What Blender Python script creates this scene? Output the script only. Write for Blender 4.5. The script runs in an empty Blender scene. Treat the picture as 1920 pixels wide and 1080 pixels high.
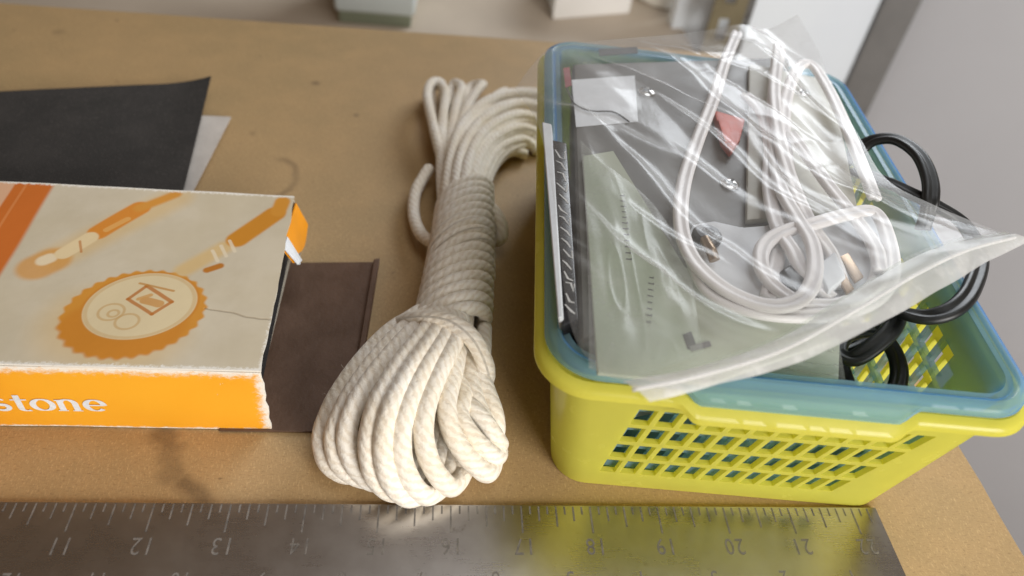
import bpy, bmesh, math, random
import numpy as np
from mathutils import Vector, Matrix, Euler, noise

random.seed(7)
sc = bpy.context.scene
COL = sc.collection
R = math.radians
IN = 0.0254

# ------------------------------------------------------------------ camera
CAM_LOC = Vector((-0.06164, -0.14214, 0.24328))
CAM_ROT = Euler((0.81507, -0.10603, -0.05468), 'XYZ')
F_PX = 1398.7                                   # focal length in photo pixels (1920 wide)
cam_d = bpy.data.cameras.new('camera')
cam = bpy.data.objects.new('camera', cam_d); COL.objects.link(cam)
cam.location = CAM_LOC; cam.rotation_euler = CAM_ROT
cam_d.sensor_width = 36.0; cam_d.lens = F_PX / 1920 * 36.0
cam_d.clip_start = 0.01; cam_d.clip_end = 50
cam_d.dof.use_dof = True; cam_d.dof.focus_distance = 0.275; cam_d.dof.aperture_fstop = 7.5
sc.camera = cam

# ------------------------------------------------------------------ light
w = bpy.data.worlds.new('World'); sc.world = w; w.use_nodes = True
bg = w.node_tree.nodes['Background']
bg.inputs[0].default_value = (1.0, 0.68, 0.44, 1); bg.inputs[1].default_value = 0.10

def area(name, loc, target, size, power, color, size_y=None):
    d = bpy.data.lights.new(name, 'AREA'); d.energy = power; d.color = color
    d.shape = 'RECTANGLE'; d.size = size; d.size_y = size_y or size
    o = bpy.data.objects.new(name, d); COL.objects.link(o)
    o.location = loc
    o.rotation_euler = (Vector(target) - Vector(loc)).to_track_quat('-Z', 'Y').to_euler()
    return o
area('window_light', (0.62, -0.98, 0.45), (0.0, 0.10, 0.02), 0.75, 17, (1.0, 0.975, 0.94), 0.6)
area('overhead_fill', (0.35, 0.25, 1.9), (0.0, 0.15, 0.0), 0.9, 6, (0.93, 0.96, 1.0))  # soft overhead fill, added to lift the upward faces
area('back_window_light', (0.85, 1.45, 0.85), (-0.1, 0.35, 0.0), 0.9, 15, (0.90, 0.95, 1.0), 0.6)
sc.view_settings.view_transform = 'Standard'; sc.view_settings.look = 'None'
sc.view_settings.exposure = 0.3; sc.view_settings.gamma = 1.0
sc.render.engine = 'CYCLES'
sc.cycles.transparent_max_bounces = 24; sc.cycles.max_bounces = 10

# ------------------------------------------------------------------ helpers
_RM = CAM_ROT.to_matrix()
def _ray(px, py): return _RM @ Vector(((px - 960) / F_PX, -(py - 540) / F_PX, -1.0))
def at(px, py, z):                    # photo pixel -> point on the horizontal plane at height z
    d = _ray(px, py); return CAM_LOC + d * ((z - CAM_LOC.z) / d.z)
def at_y(px, py, y):                  # photo pixel -> point on the vertical plane at depth y
    d = _ray(px, py); return CAM_LOC + d * ((y - CAM_LOC.y) / d.y)

def org(o):
    v = Vector((0, 0, 0))
    while o is not None: v = v + o.location; o = o.parent
    return v
def obj(name, verts, faces, mat, parent=None, smooth=False, uv=None, sharp=None, loc=None):
    o_ = org(parent)
    if parent is None and loc is not None: o_ = Vector(loc)
    V = np.asarray([tuple(v) for v in verts], dtype=float) - np.array(o_)
    me = bpy.data.meshes.new(name)
    me.from_pydata([tuple(v) for v in V], [], [tuple(f) for f in faces])
    if uv is not None:
        l = me.uv_layers.new(name='UVMap')
        idx = np.empty(len(me.loops), dtype=np.int32); me.loops.foreach_get('vertex_index', idx)
        l.data.foreach_set('uv', np.asarray(uv, dtype=np.float32)[idx].ravel())
    if smooth:
        me.polygons.foreach_set('use_smooth', [True] * len(me.polygons))
        if sharp: me.set_sharp_from_angle(angle=R(sharp))
    me.materials.append(mat); me.update()
    o = bpy.data.objects.new(name, me); COL.objects.link(o)
    o.parent = parent
    if parent is None and loc is not None: o.location = loc
    return o
def tag(o, label=None, cat=None, group=None, kind=None):
    if label: o['label'] = label
    if cat: o['category'] = cat
    if group: o['group'] = group
    if kind: o['kind'] = kind
    return o
def thing(name, label, cat, loc, group=None):
    o = bpy.data.objects.new(name, None); COL.objects.link(o); o.location = loc
    o.empty_display_size = 0.02
    return tag(o, label, cat, group)

def bm_obj(name, bm, mat, parent=None, smooth=False, sharp=None, loc=None):
    bm.verts.ensure_lookup_table(); bm.verts.index_update()
    o = obj(name, [v.co.copy() for v in bm.verts], [[v.index for v in f.verts] for f in bm.faces], mat, parent, smooth, None, sharp, loc)
    bm.free(); return o
def prism(name, poly, z0, z1, mat, parent=None, bevel=0.0, segs=2, loc=None, smooth=True, shift=0.0):
    """extrude a list of (x, y[, dz]) corners between z0 and z1, bevelled"""
    bm = bmesh.new()
    lo = [bm.verts.new((p[0] + shift, p[1], z0)) for p in poly]
    hi = [bm.verts.new((p[0], p[1], z1 + (p[2] if len(p) > 2 else 0))) for p in poly]
    n = len(poly)
    bm.faces.new(lo[::-1]); bm.faces.new(hi)
    for i in range(n): bm.faces.new((lo[i], lo[(i + 1) % n], hi[(i + 1) % n], hi[i]))
    bmesh.ops.recalc_face_normals(bm, faces=bm.faces)
    if bevel: bmesh.ops.bevel(bm, geom=bm.edges[:], offset=bevel, segments=segs, affect='EDGES', profile=.6, clamp_overlap=True)
    return bm_obj(name, bm, mat, parent, smooth, 35, loc)

def catmull(P, step):
    P = [Vector(p) for p in P]
    P = [P[0] * 2 - P[1]] + P + [P[-1] * 2 - P[-2]]
    out = []
    for i in range(1, len(P) - 2):
        p0, p1, p2, p3 = P[i - 1:i + 3]
        L = (p2 - p1).length; n = max(2, int(L / step))
        for k in range(n):
            t = k / n
            out.append(0.5 * ((2 * p1) + (p2 - p0) * t + (2 * p0 - 5 * p1 + 4 * p2 - p3) * t * t + (3 * p1 - p0 - 3 * p2 + p3) * t ** 3))
    out.append(P[-2]); return out

def sweep(path, prof, flat=False, cap=True, taper=0, modfn=None):
    """prof: list of (a, b) offsets. returns verts, faces, uvs"""
    n = len(path); m = len(prof)
    P = np.array([tuple(p) for p in path])
    T = np.gradient(P, axis=0); T /= np.linalg.norm(T, axis=1)[:, None] + 1e-12
    S = np.zeros_like(P)
    if flat:
        up = np.array([0, 0, 1.0])
        s = np.cross(T, up); ln = np.linalg.norm(s, axis=1)
        for i in range(n):
            S[i] = s[i] / ln[i] if ln[i] > .12 else (S[i - 1] if i else np.array([1., 0, 0]))
            if i and np.dot(S[i], S[i - 1]) < 0: S[i] = -S[i]
        for _ in range(6): S[1:-1] = (S[:-2] + S[1:-1] * 2 + S[2:]) / 4
        S -= (S * T).sum(1)[:, None] * T
        S /= np.linalg.norm(S, axis=1)[:, None] + 1e-12
    else:
        a = np.cross(T[0], [0, 0, 1.0]);
        if np.linalg.norm(a) < .1: a = np.cross(T[0], [1.0, 0, 0])
        S[0] = a / np.linalg.norm(a)
        for i in range(1, n):
            v = S[i - 1] - np.dot(S[i - 1], T[i]) * T[i]; S[i] = v / (np.linalg.norm(v) + 1e-12)
    B = np.cross(T, S)
    pr = np.array(prof)
    d = np.concatenate([[0], np.cumsum(np.linalg.norm(np.diff(P, axis=0), axis=1))])
    sc_ = np.ones((n, m))
    if modfn is not None:
        th = np.arange(m) / m
        sc_ = modfn(th[None, :], d[:, None])
    if taper:
        k = np.clip(np.minimum(d, d[-1] - d) / taper, 0, 1); sc_ = sc_ * np.sqrt(np.clip(1 - (1 - k) ** 2, .02, 1))[:, None]
    V = P[:, None, :] + (S[:, None, :] * pr[None, :, 0, None] + B[:, None, :] * pr[None, :, 1, None]) * sc_[:, :, None]
    V = V.reshape(-1, 3)
    UV = np.stack([np.broadcast_to(np.arange(m) / m, (n, m)), np.broadcast_to(d[:, None], (n, m))], -1).reshape(-1, 2)
    i = np.arange(n - 1)[:, None] * m; j = np.arange(m)[None, :]; j2 = (j + 1) % m
    F = np.stack([i + j, i + j2, i + m + j2, i + m + j], -1).reshape(-1, 4).tolist()
    if cap: F += [list(range(m))[::-1], list(range((n - 1) * m, n * m))]
    return V, F, UV
def circ(r, m, rb=None): return [(r * math.cos(2 * math.pi * k / m), (rb or r) * math.sin(2 * math.pi * k / m)) for k in range(m)]
def twin(r, m=20):          # cross-section of a two-core flat cord
    out = []
    for k in range(m):
        a = 2 * math.pi * k / m
        # two circles at +-r, slightly filled web
        c, s = math.cos(a), math.sin(a)
        best = 0
        for sx in (-1, 1):
            b = sx * r * c; disc = b * b - (r * r - r * r * 1.0)
            t = b + math.sqrt(max(disc, 0)); best = max(best, t)
        best = max(best, r * .62)
        out.append((best * c, best * s))
    return out

# ---- node expression helper
class X:
    nt = None
    def __init__(s, sock): s.s = sock
    @staticmethod
    def m(op, *a, clamp=False):
        n = X.nt.nodes.new('ShaderNodeMath'); n.operation = op; n.use_clamp = clamp
        for i, v in enumerate(a):
            if isinstance(v, X): X.nt.links.new(v.s, n.inputs[i])
            else: n.inputs[i].default_value = v
        return X(n.outputs[0])
    def __add__(s, o): return X.m('ADD', s, o)
    def __radd__(s, o): return X.m('ADD', o, s)
    def __sub__(s, o): return X.m('SUBTRACT', s, o)
    def __rsub__(s, o): return X.m('SUBTRACT', o, s)
    def __mul__(s, o): return X.m('MULTIPLY', s, o)
    def __rmul__(s, o): return X.m('MULTIPLY', o, s)
    def __truediv__(s, o): return X.m('DIVIDE', s, o)
def vmin(a, b): return X.m('MINIMUM', a, b)
def vmax(a, b): return X.m('MAXIMUM', a, b)
def vabs(a): return X.m('ABSOLUTE', a)
def vlen(a, b): return X.m('SQRT', a * a + b * b)
def step(e0, e1, x):          # smooth step that may fall (e0 > e1)
    n = X.nt.nodes.new('ShaderNodeMapRange'); n.interpolation_type = 'SMOOTHSTEP'
    lo, hi, a, b = (e0, e1, 0, 1) if e0 < e1 else (e1, e0, 1, 0)
    X.nt.links.new(x.s, n.inputs[0])
    for k, v in zip((1, 2, 3, 4), (lo, hi, a, b)): n.inputs[k].default_value = v
    return X(n.outputs[0])
def capsule(x, y, a, b):      # distance from a segment
    dx, dy = b[0] - a[0], b[1] - a[1]; L2 = dx * dx + dy * dy
    px, py = x - a[0], y - a[1]
    t = X.m('MULTIPLY', px * dx + py * dy, 1 / L2, clamp=True)
    return vlen(px - t * dx, py - t * dy)
def ellipse(x, y, c, ax, ang):  # normalised radius
    ca, sa = math.cos(ang), math.sin(ang)
    px, py = x - c[0], y - c[1]
    return vlen((px * ca + py * sa) / ax[0], (py * ca - px * sa) / ax[1])
def mixc(f, a, b):
    n = X.nt.nodes.new('ShaderNodeMix'); n.data_type = 'RGBA'
    if isinstance(f, X): X.nt.links.new(f.s, n.inputs[0])
    else: n.inputs[0].default_value = f
    for i, v in ((6, a), (7, b)):
        if isinstance(v, X): X.nt.links.new(v.s, n.inputs[i])
        else: n.inputs[i].default_value = (*v, 1)
    return X(n.outputs[2])
def tex_noise(scale, detail=4, rough=.6, vec=None, dist=0):
    n = X.nt.nodes.new('ShaderNodeTexNoise'); n.inputs['Scale'].default_value = scale
    n.inputs['Detail'].default_value = detail; n.inputs['Roughness'].default_value = rough; n.inputs['Distortion'].default_value = dist
    if vec is not None: X.nt.links.new(vec, n.inputs['Vector'])
    return X(n.outputs[0])
def coords(kind='Object'):
    n = X.nt.nodes.new('ShaderNodeTexCoord'); return n.outputs[kind]
def mapped(vec, scale=(1, 1, 1), rot=(0, 0, 0), loc=(0, 0, 0)):
    n = X.nt.nodes.new('ShaderNodeMapping'); X.nt.links.new(vec, n.inputs[0])
    n.inputs['Scale'].default_value = scale; n.inputs['Rotation'].default_value = rot; n.inputs['Location'].default_value = loc
    return n.outputs[0]
def xyz(vec):
    n = X.nt.nodes.new('ShaderNodeSeparateXYZ'); X.nt.links.new(vec, n.inputs[0]); return [X(o) for o in n.outputs]
def bump(h, strength, dist):
    n = X.nt.nodes.new('ShaderNodeBump'); n.inputs['Strength'].default_value = strength; n.inputs['Distance'].default_value = dist
    X.nt.links.new(h.s, n.inputs['Height']); return n.outputs[0]
def mat(name, base=(.5, .5, .5), rough=.6, metal=0, **kw):
    m = bpy.data.materials.new(name); m.use_nodes = True
    X.nt = m.node_tree; b = m.node_tree.nodes['Principled BSDF']
    b.inputs['Base Color'].default_value = (*base, 1); b.inputs['Roughness'].default_value = rough; b.inputs['Metallic'].default_value = metal
    for k, v in kw.items(): b.inputs[k.replace('_', ' ')].default_value = v
    return m, b
def L(r, g, b):
    f = lambda v: v / 12.92 if v <= .04045 else ((v + .055) / 1.055) ** 2.4
    return (f(r / 255), f(g / 255), f(b / 255))
def plain(name, col, rough=.6, scale=60, amt=.12, bmp=.0, metal=0, **kw):
    """one colour with slight uneven wear"""
    m, b = mat(name, col, rough, metal, **kw)
    n = tex_noise(scale, 5, .6, coords())
    k = step(.3, .7, n)
    X.nt.links.new(mixc(k, tuple(c * (1 - amt) for c in col), tuple(min(1, c * (1 + amt)) for c in col)).s, b.inputs['Base Color'])
    X.nt.links.new((rough - .06 + k * .12).s, b.inputs['Roughness'])
    if bmp: X.nt.links.new(bump(tex_noise(scale * 6, 4, .6, coords()), .6, bmp), b.inputs['Normal'])
    return m
M = {}
# ---- hardboard table top
def m_board():
    m, b = mat('hardboard', rough=.62)
    o = coords(); x, y, z = xyz(o)
    big = tex_noise(7, 3, .5, o); mid = tex_noise(45, 4, .6, o)
    fib = tex_noise(1, 6, .75, mapped(o, (1500, 520, 600), (0, 0, R(35)), (0, 0, 0)))
    fib2 = tex_noise(1, 5, .7, mapped(o, (520, 1700, 500), (0, 0, R(20)), (3, 1, 0)))
    c = mixc(step(.3, .7, big), L(178, 148, 104), L(166, 140, 98))
    c = mixc(step(.35, .75, mid) * .35, c, L(196, 160, 112))
    c = mixc(step(.5, .72, fib) * .75, c, L(218, 188, 140))
    c = mixc(step(.5, .25, fib2) * .65, c, L(118, 88, 54))
    # ground-in stains: a dark streak, a ring and specks
    wob = tex_noise(60, 3, .6, o) * .012 - .006
    def P(px, py): v = at(px, py, 0); return (v.x, v.y)
    st = step(.0060, .001, capsule(x + wob, y + wob, P(300, 815), P(330, 890)) ) * .5
    st = vmax(st, step(.0055, .001, capsule(x + wob, y, P(345, 905), P(385, 935))) * .55)
    rc = P(505, 335); rr = vlen(x - rc[0], (y - rc[1]) * .75)
    ring = step(.0030, .0003, vabs(rr - .0135 + wob * .7)) * step(-.004, .006, x - rc[0]) * .35
    st = vmax(st, ring)
    for px, py, r_, k in ((592, 156, .0042, .6), (668, 216, .003, .5), (110, 60, .006, .3), (475, 250, .003, .3)):
        q = P(px, py); st = vmax(st, step(r_, r_ * .2, vlen(x - q[0] + wob * .3, y - q[1])) * k)
    sp = tex_noise(160, 2, .5, o); st = vmax(st, step(.72, .8, sp) * .45)
    st = st * (.45 + step(.35, .65, fib) * .45 + step(.4, .6, mid) * .3)
    c = mixc(st, c, L(62, 44, 28))
    X.nt.links.new(c.s, b.inputs['Base Color'])
    X.nt.links.new(bump(fib + mid * .3, .35, .0004), b.inputs['Normal'])
    return m
M['board'] = m_board()
M['board_edge'] = plain('board_edge', L(120, 92, 60), .8, 200, .25, .0003)

# ---- steel blade
def m_steel():
    m, b = mat('worn_steel', (.46, .44, .41), .2, 1)
    o = coords()
    br = tex_noise(1, 4, .6, mapped(o, (60, 1600, 1)))
    bl = tex_noise(35, 5, .65, o); sc1 = tex_noise(1, 2, .5, mapped(o, (70, 2600, 1), (0, 0, R(-28))))
    scr = step(.74, .79, sc1) * .4
    c = mixc(step(.35, .7, bl), (.47, .44, .41), (.54, .515, .48))
    c = mixc(step(.66, .78, tex_noise(90, 4, .7, o)) * .5, c, (.22, .17, .12))
    X.nt.links.new(c.s, b.inputs['Base Color'])
    X.nt.links.new((.24 + step(.3, .75, bl) * .05 + scr * .3 + br * .05).s, b.inputs['Roughness'])
    X.nt.links.new(bump(br * .5 + scr, .12, .00008), b.inputs['Normal'])
    return m
M['steel'] = m_steel()
M['etch'] = plain('etched_mark', (.18, .165, .15), .75, 300, .3)

# ---- cotton rope
def m_rope():
    m, b = mat('cotton_rope', rough=.85, Sheen_Weight=.25, Sheen_Roughness=.5)
    u, v, _ = xyz(coords('UV'))
    a = u * (2 * math.pi * 5); k = v * (2 * math.pi / .0042)
    nn = tex_noise(330, 3, .6, coords())
    w1 = X.m('SINE', a + k + nn * 7.0); w2 = X.m('SINE', a - k * .5 + nn * 4.0)
    br = w1 * .75 + w2 * .25
    fz = tex_noise(1500, 3, .7, coords()); lg = tex_noise(55, 4, .6, coords())
    hv = br * .6 + fz * .9
    c = mixc(step(.25, .75, lg), L(243, 233, 214), L(251, 246, 236))
    c = mixc(step(.1, -.7, br) * .3, c, L(196, 172, 136))
    c = mixc(step(.62, .75, tex_noise(140, 3, .6, coords())) * .22, c, L(168, 146, 112))
    X.nt.links.new(c.s, b.inputs['Base Color'])
    X.nt.links.new(bump(hv, .75, .0003), b.inputs['Normal'])
    return m
M['rope'] = m_rope()

# ---- plastics of the two baskets
def m_plastic(name, base, trans, rough=.28, mixt=.4):
    m, b = mat(name, base, rough); nt = X.nt
    b.inputs['Specular IOR Level'].default_value = .5
    n = tex_noise(90, 4, .6, coords())
    X.nt.links.new(mixc(step(.3, .7, n), tuple(c * .94 for c in base), base).s, b.inputs['Base Color'])
    X.nt.links.new((rough + n * .15).s, b.inputs['Roughness'])
    t = nt.nodes.new('ShaderNodeBsdfTranslucent'); t.inputs[0].default_value = (*trans, 1)
    mx = nt.nodes.new('ShaderNodeMixShader'); mx.inputs[0].default_value = mixt
    nt.links.new(b.outputs[0], mx.inputs[1]); nt.links.new(t.outputs[0], mx.inputs[2])
    nt.links.new(mx.outputs[0], nt.nodes['Material Output'].inputs[0])
    return m
M['yellow'] = m_plastic('yellow_plastic', L(241, 236, 112), L(247, 243, 126), .18, .52)
def m_blue():
    m, b = mat('blue_plastic', L(150, 205, 238), .22); nt = X.nt
    tr = nt.nodes.new('ShaderNodeBsdfTransparent'); tr.inputs[0].default_value = (.80, .92, .93, 1)
    t = nt.nodes.new('ShaderNodeBsdfTranslucent'); t.inputs[0].default_value = (*L(160, 205, 228), 1)
    m1 = nt.nodes.new('ShaderNodeMixShader'); m1.inputs[0].default_value = .4
    m2 = nt.nodes.new('ShaderNodeMixShader')
    lw = nt.nodes.new('ShaderNodeLayerWeight'); lw.inputs[0].default_value = .35
    f = step(.15, .95, X(lw.outputs['Facing']))
    nt.links.new(mixc(step(.3, .75, X(lw.outputs['Facing'])), L(172, 210, 222), L(40, 134, 238)).s, b.inputs['Base Color'])
    nt.links.new((.60 - f * .52).s, m2.inputs[0])
    nt.links.new(b.outputs[0], m1.inputs[1]); nt.links.new(t.outputs[0], m1.inputs[2])
    nt.links.new(m1.outputs[0], m2.inputs[1]); nt.links.new(tr.outputs[0], m2.inputs[2])
    nt.links.new(m2.outputs[0], nt.nodes['Material Output'].inputs[0])
    return m
M['blue'] = m_blue()

# ---- clear film
def m_film(name, haze, tint=(1, 1, 1), rough=.26):
    m, b = mat(name); nt = X.nt; nt.nodes.remove(b)
    tr = nt.nodes.new('ShaderNodeBsdfTransparent'); tr.inputs[0].default_value = (*tint, 1)
    gl = nt.nodes.new('ShaderNodeBsdfGlossy'); gl.inputs['Roughness'].default_value = rough
    df = nt.nodes.new('ShaderNodeBsdfDiffuse'); df.inputs[0].default_value = (.86, .86, .85, 1)
    tl = nt.nodes.new('ShaderNodeBsdfTranslucent'); tl.inputs[0].default_value = (.86, .86, .85, 1)
    lw = nt.nodes.new('ShaderNodeLayerWeight'); lw.inputs[0].default_value = .5
    face = X(lw.outputs['Facing'])
    dd = nt.nodes.new('ShaderNodeMixShader'); dd.inputs[0].default_value = .35
    nt.links.new(df.outputs[0], dd.inputs[1]); nt.links.new(tl.outputs[0], dd.inputs[2])
    m1 = nt.nodes.new('ShaderNodeMixShader'); m2 = nt.nodes.new('ShaderNodeMixShader')
    n = tex_noise(130, 4, .6, coords())
    hz = X.m('POWER', face, 2.4) * .40 + haze + step(.45, .8, n) * haze * .6
    nt.links.new(X.m('MINIMUM', hz, .9).s, m1.inputs[0])
    nt.links.new(tr.outputs[0], m1.inputs[1]); nt.links.new(dd.outputs[0], m1.inputs[2])
    fr = X.m('POWER', face, 3.0) * .30 + .018
    nt.links.new(fr.s, m2.inputs[0])
    nt.links.new(m1.outputs[0], m2.inputs[1]); nt.links.new(gl.outputs[0], m2.inputs[2])
    fine = tex_noise(1, 4, .6, mapped(coords(), (160, 40, 60), (0, 0, R(40))))
    for g in (gl, df): nt.links.new(bump(fine, .4, .0004), g.inputs['Normal'])
    nt.links.new(m2.outputs[0], nt.nodes['Material Output'].inputs[0])
    return m
M['film'] = m_film('clear_film', .10)
M['film_pale'] = m_film('pale_film', .20, (.93, .98, .93))
M['zip'] = m_film('zip_strip', .66, rough=.3)

M['white_cord'] = plain('white_vinyl', L(240, 238, 238), .5, 40, .05)
M['black_cord'] = plain('black_rubber', (.012, .013, .013), .42, 60, .2)
M['case'] = plain('grey_painted_metal', L(104, 102, 98), .5, 30, .08, .0002)
M['plate'] = plain('pale_grey_plastic', L(190, 188, 176), .5, 30, .06)
M['screw'] = plain('bright_screw', (.75, .74, .72), .18, 200, .1, metal=1)
M['slot'] = plain('screw_slot', (.03, .03, .03), .6)
M['red'] = plain('red_plastic', L(206, 74, 44), .45, 80, .12)
M['paper'] = plain('white_paper', L(226, 230, 234), .8, 60, .05, .0003)
M['green_card'] = plain('pale_green_card', L(176, 182, 164), .7, 40, .06)
M['foam'] = plain('white_foam', L(226, 230, 234), .85, 90, .04)
M['rubber'] = plain('dark_rubber', (.02, .02, .022), .35, 60, .2)
M['brass'] = plain('dull_brass', L(150, 128, 104), .35, 90, .15, metal=.7)
M['ink'] = plain('black_ink', (.02, .02, .02), .6)
M['black_print'] = plain('black_coated_card', (.018, .018, .02), .25, 80, .3)
M['white_ink'] = plain('white_ink', (.62, .62, .60), .5)
M['sandpaper'] = None
def m_sand():
    m, b = mat('black_abrasive', rough=.8); o = coords()
    g = tex_noise(900, 3, .7, o); l = tex_noise(45, 4, .6, o)
    c = mixc(step(.3, .7, l), (.026, .024, .022), (.040, .036, .033)); c = mixc(step(.55, .72, g) * .7, c, (.11, .10, .09))
    X.nt.links.new(c.s, b.inputs['Base Color']); X.nt.links.new(bump(g, .8, .0003), b.inputs['Normal'])
    return m
M['sandpaper'] = m_sand()
M['sheet_back'] = plain('grey_white_paper', L(205, 198, 190), .8, 50, .08, .0004)
M['brown_card'] = plain('dark_brown_card', L(100, 76, 60), .5, 60, .12, .0004)
M['kraft'] = plain('card_core', L(205, 196, 178), .85, 90, .1, .0003)
M['dark_filler'] = plain('black_filler', (.012, .012, .013), .8, 120, .3, .0006)

# ------------------------------------------------------------------ the setting
def sheet(name, pts, faces, m): return tag(obj(name, pts, faces, m), kind='structure')
floor = sheet('floor', [(-3, -2, -1.0), (3, -2, -1.0), (3, 3, -1.0), (-3, 3, -1.0)], [(0, 1, 2, 3)], plain('floor_grey', L(140, 132, 124), .7, 4, .1))
# table board, slightly turned against the ruler, worn right edge
bang = .0153
def brd(u, v): return (u * math.cos(bang) - v * math.sin(bang), u * math.sin(bang) + v * math.cos(bang))
edge = []
for k in range(40):
    v = -.20 + .5847 * k / 39
    edge.append((.1646 + .0007 * noise.noise(Vector((v * 40, 0, 0))), v))
back = [(.1646 - .9 * k / 30, .3847 + .0006 * noise.noise(Vector((k * .7, 5, 0)))) for k in range(1, 31)]
poly = [brd(*p) for p in edge + back] + [brd(-.7354, -.20)]
tb = tag(prism('table_top', poly, -.018, 0, M['board'], None, .0012, 2, smooth=True), kind='structure')

# lower shelf, wall panels and things beyond the table
SH = -.10
shelf = tag(prism('back_shelf', [(-1.2, .405), (.215, .405), (.215, 1.3), (-1.2, 1.3)], SH - .02, SH, plain('shelf_paint', L(186, 172, 154), .55, 6, .08), None, .002), kind='structure')
wl = at_y(1745, 0, .62)
pa, pb = at_y(1740, 0, .62), at_y(1610, 230, .62)
SX = (pa.x + pb.x) / 2
M['panel_white'] = plain('white_panel', L(240, 247, 255), .45, 5, .02)
M['panel_grey'] = plain('pale_grey_panel', L(218, 219, 224), .5, 3, .03)
M['strip'] = plain('grey_strip', L(120, 118, 116), .6, 30, .08)
bp = tag(prism('back_panel', [(.20, .66), (SX - .02, .66), (SX - .02, .68), (.20, .68)], -1.0, .10, M['panel_white'], None, .003), kind='structure')
bw = tag(prism('back_wall', [(-1.6, .95), (.199, .95), (.199, .97), (-1.6, .97)], -1.0, .10, plain('taupe_wall', L(150, 140, 130), .7, 3, .08), None, .003), kind='structure')
gs = tag(prism('corner_strip', [(SX - .0195, .655), (SX + .0195, .648), (SX + .0195, .69), (SX - .0195, .69)], -1.0, .10, M['strip'], None, .003), kind='structure')
sp_ = tag(prism('side_panel', [(SX + .02, .655), (SX + .55, .15), (SX + .57, .16), (SX + .04, .66)], -1.0, .10, M['panel_grey'], None, .003), kind='structure')

# white bin standing on the lower shelf
def px_on(px, py): return at(px, py, SH)
a, b_ = px_on(628, 44), px_on(778, 47)
r0 = thing('white_bin', 'small white plastic bin on the shelf behind the table', 'bin', ((a.x + b_.x) / 2, a.y, SH))
wm = plain('bin_white', L(222, 234, 236), .35, 20, .03)
prism('bin_body', [(a.x, a.y), (b_.x, a.y), (b_.x + .003, a.y + .09), (a.x - .003, a.y + .09)], SH + .012, SH + .15, wm, r0, .006, 3)
prism('bin_foot', [(a.x + .004, a.y + .004), (b_.x - .004, a.y + .004), (b_.x - .004, a.y + .085), (a.x + .004, a.y + .085)], SH, SH + .013, plain('bin_foot_green', L(150, 160, 140), .5, 20, .05), r0, .001)
# cream tub
def lathe(name, c, prof, m, parent, seg=40):
    V, F = [], []
    for r_, z in prof:
        for k in range(seg): a_ = 2 * math.pi * k / seg; V.append((c[0] + r_ * math.cos(a_), c[1] + r_ * math.sin(a_), z))
    for i in range(len(prof) - 1):
        for k in range(seg): k2 = (k + 1) % seg; F.append((i * seg + k, i * seg + k2, (i + 1) * seg + k2, (i + 1) * seg + k))
    F.append(list(range(seg))[::-1]); F.append([(len(prof) - 1) * seg + k for k in range(seg)])
    return obj(name, V, F, m, parent, True, sharp=40)
c = px_on(1265, 30); c.y += .05
r1 = thing('cream_tub', 'cream plastic tub on the shelf beside the slotted post', 'tub', (c.x, c.y, SH))
cm = plain('tub_cream', L(242, 238, 228), .4, 20, .03)
lathe('tub_body', c, [(.036, SH), (.04, SH + .004), (.046, SH + .13), (.048, SH + .132)], cm, r1)
lathe('tub_lid', c, [(.050, SH + .1325), (.051, SH + .136), (.051, SH + .146), (.049, SH + .148)], plain('tub_lid_white', L(238, 238, 238), .4, 20, .02), r1)
# pale carton lying left of the tub
a, b_ = px_on(1035, 38), px_on(1180, 26)
r2 = tag(prism('white_carton', [(a.x, a.y), (b_.x, b_.y), (b_.x, b_.y + .10), (a.x, a.y + .10)], SH, SH + .07, plain('carton_white', L(240, 238, 234), .6, 20, .03), None, .003, loc=(a.x, a.y, SH)), 'pale carton on the shelf between the bin and the cream tub', 'carton')
# slotted angle post
a, b_ = px_on(1330, 62), px_on(1432, 58)
py_ = .60
xa, xb = at_y(1336, 20, py_).x, at_y(1440, 20, py_).x
r3 = thing('slotted_post', 'olive slotted steel shelf post behind the basket', 'post', (xa, py_, -.62))
om = plain('olive_paint', L(120, 110, 84), .5, 30, .1); om2 = plain('olive_paint_shaded', L(66, 56, 40), .5, 30, .1)  # second is the same paint, its colour darkened as shade for the side flange
mid_ = xa + (xb - xa) * .6
def slotted(name, x0, x1, y0, y1, slots, m, parent):
    """flange with real through slots: built from strips around them"""
    t = .0025; zs = [-.62]
    V, F = [], []
    def box(u0, u1, z0, z1):
        p0 = Vector((x0 + (x1 - x0) * u0, y0 + (y1 - y0) * u0, 0)); p1 = Vector((x0 + (x1 - x0) * u1, y0 + (y1 - y0) * u1, 0))
        n_ = Vector((-(y1 - y0), x1 - x0, 0)).normalized() * t
        b0 = len(V)
        for z in (z0, z1):
            for q in (p0, p1, p1 + n_, p0 + n_): V.append((q.x, q.y, z))
        for f in ((3, 2, 1, 0), (4, 5, 6, 7), (0, 1, 5, 4), (1, 2, 6, 5), (2, 3, 7, 6), (3, 0, 4, 7)): F.append([b0 + i for i in f])
    u0, u1 = slots
    box(0, u0, -.62, .1); box(u1, 1, -.62, .1)
    z = -.62
    while z < .08:
        box(u0, u1, z, z + .016); z += .04
    return obj(name, V, F, m, parent)
slotted('front_flange', xa, mid_, py_, py_, (.3, .62), om, r3)
slotted('side_flange', mid_ + .0005, xb, py_ + .001, py_ + .035, (.35, .7), om2, r3)

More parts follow.
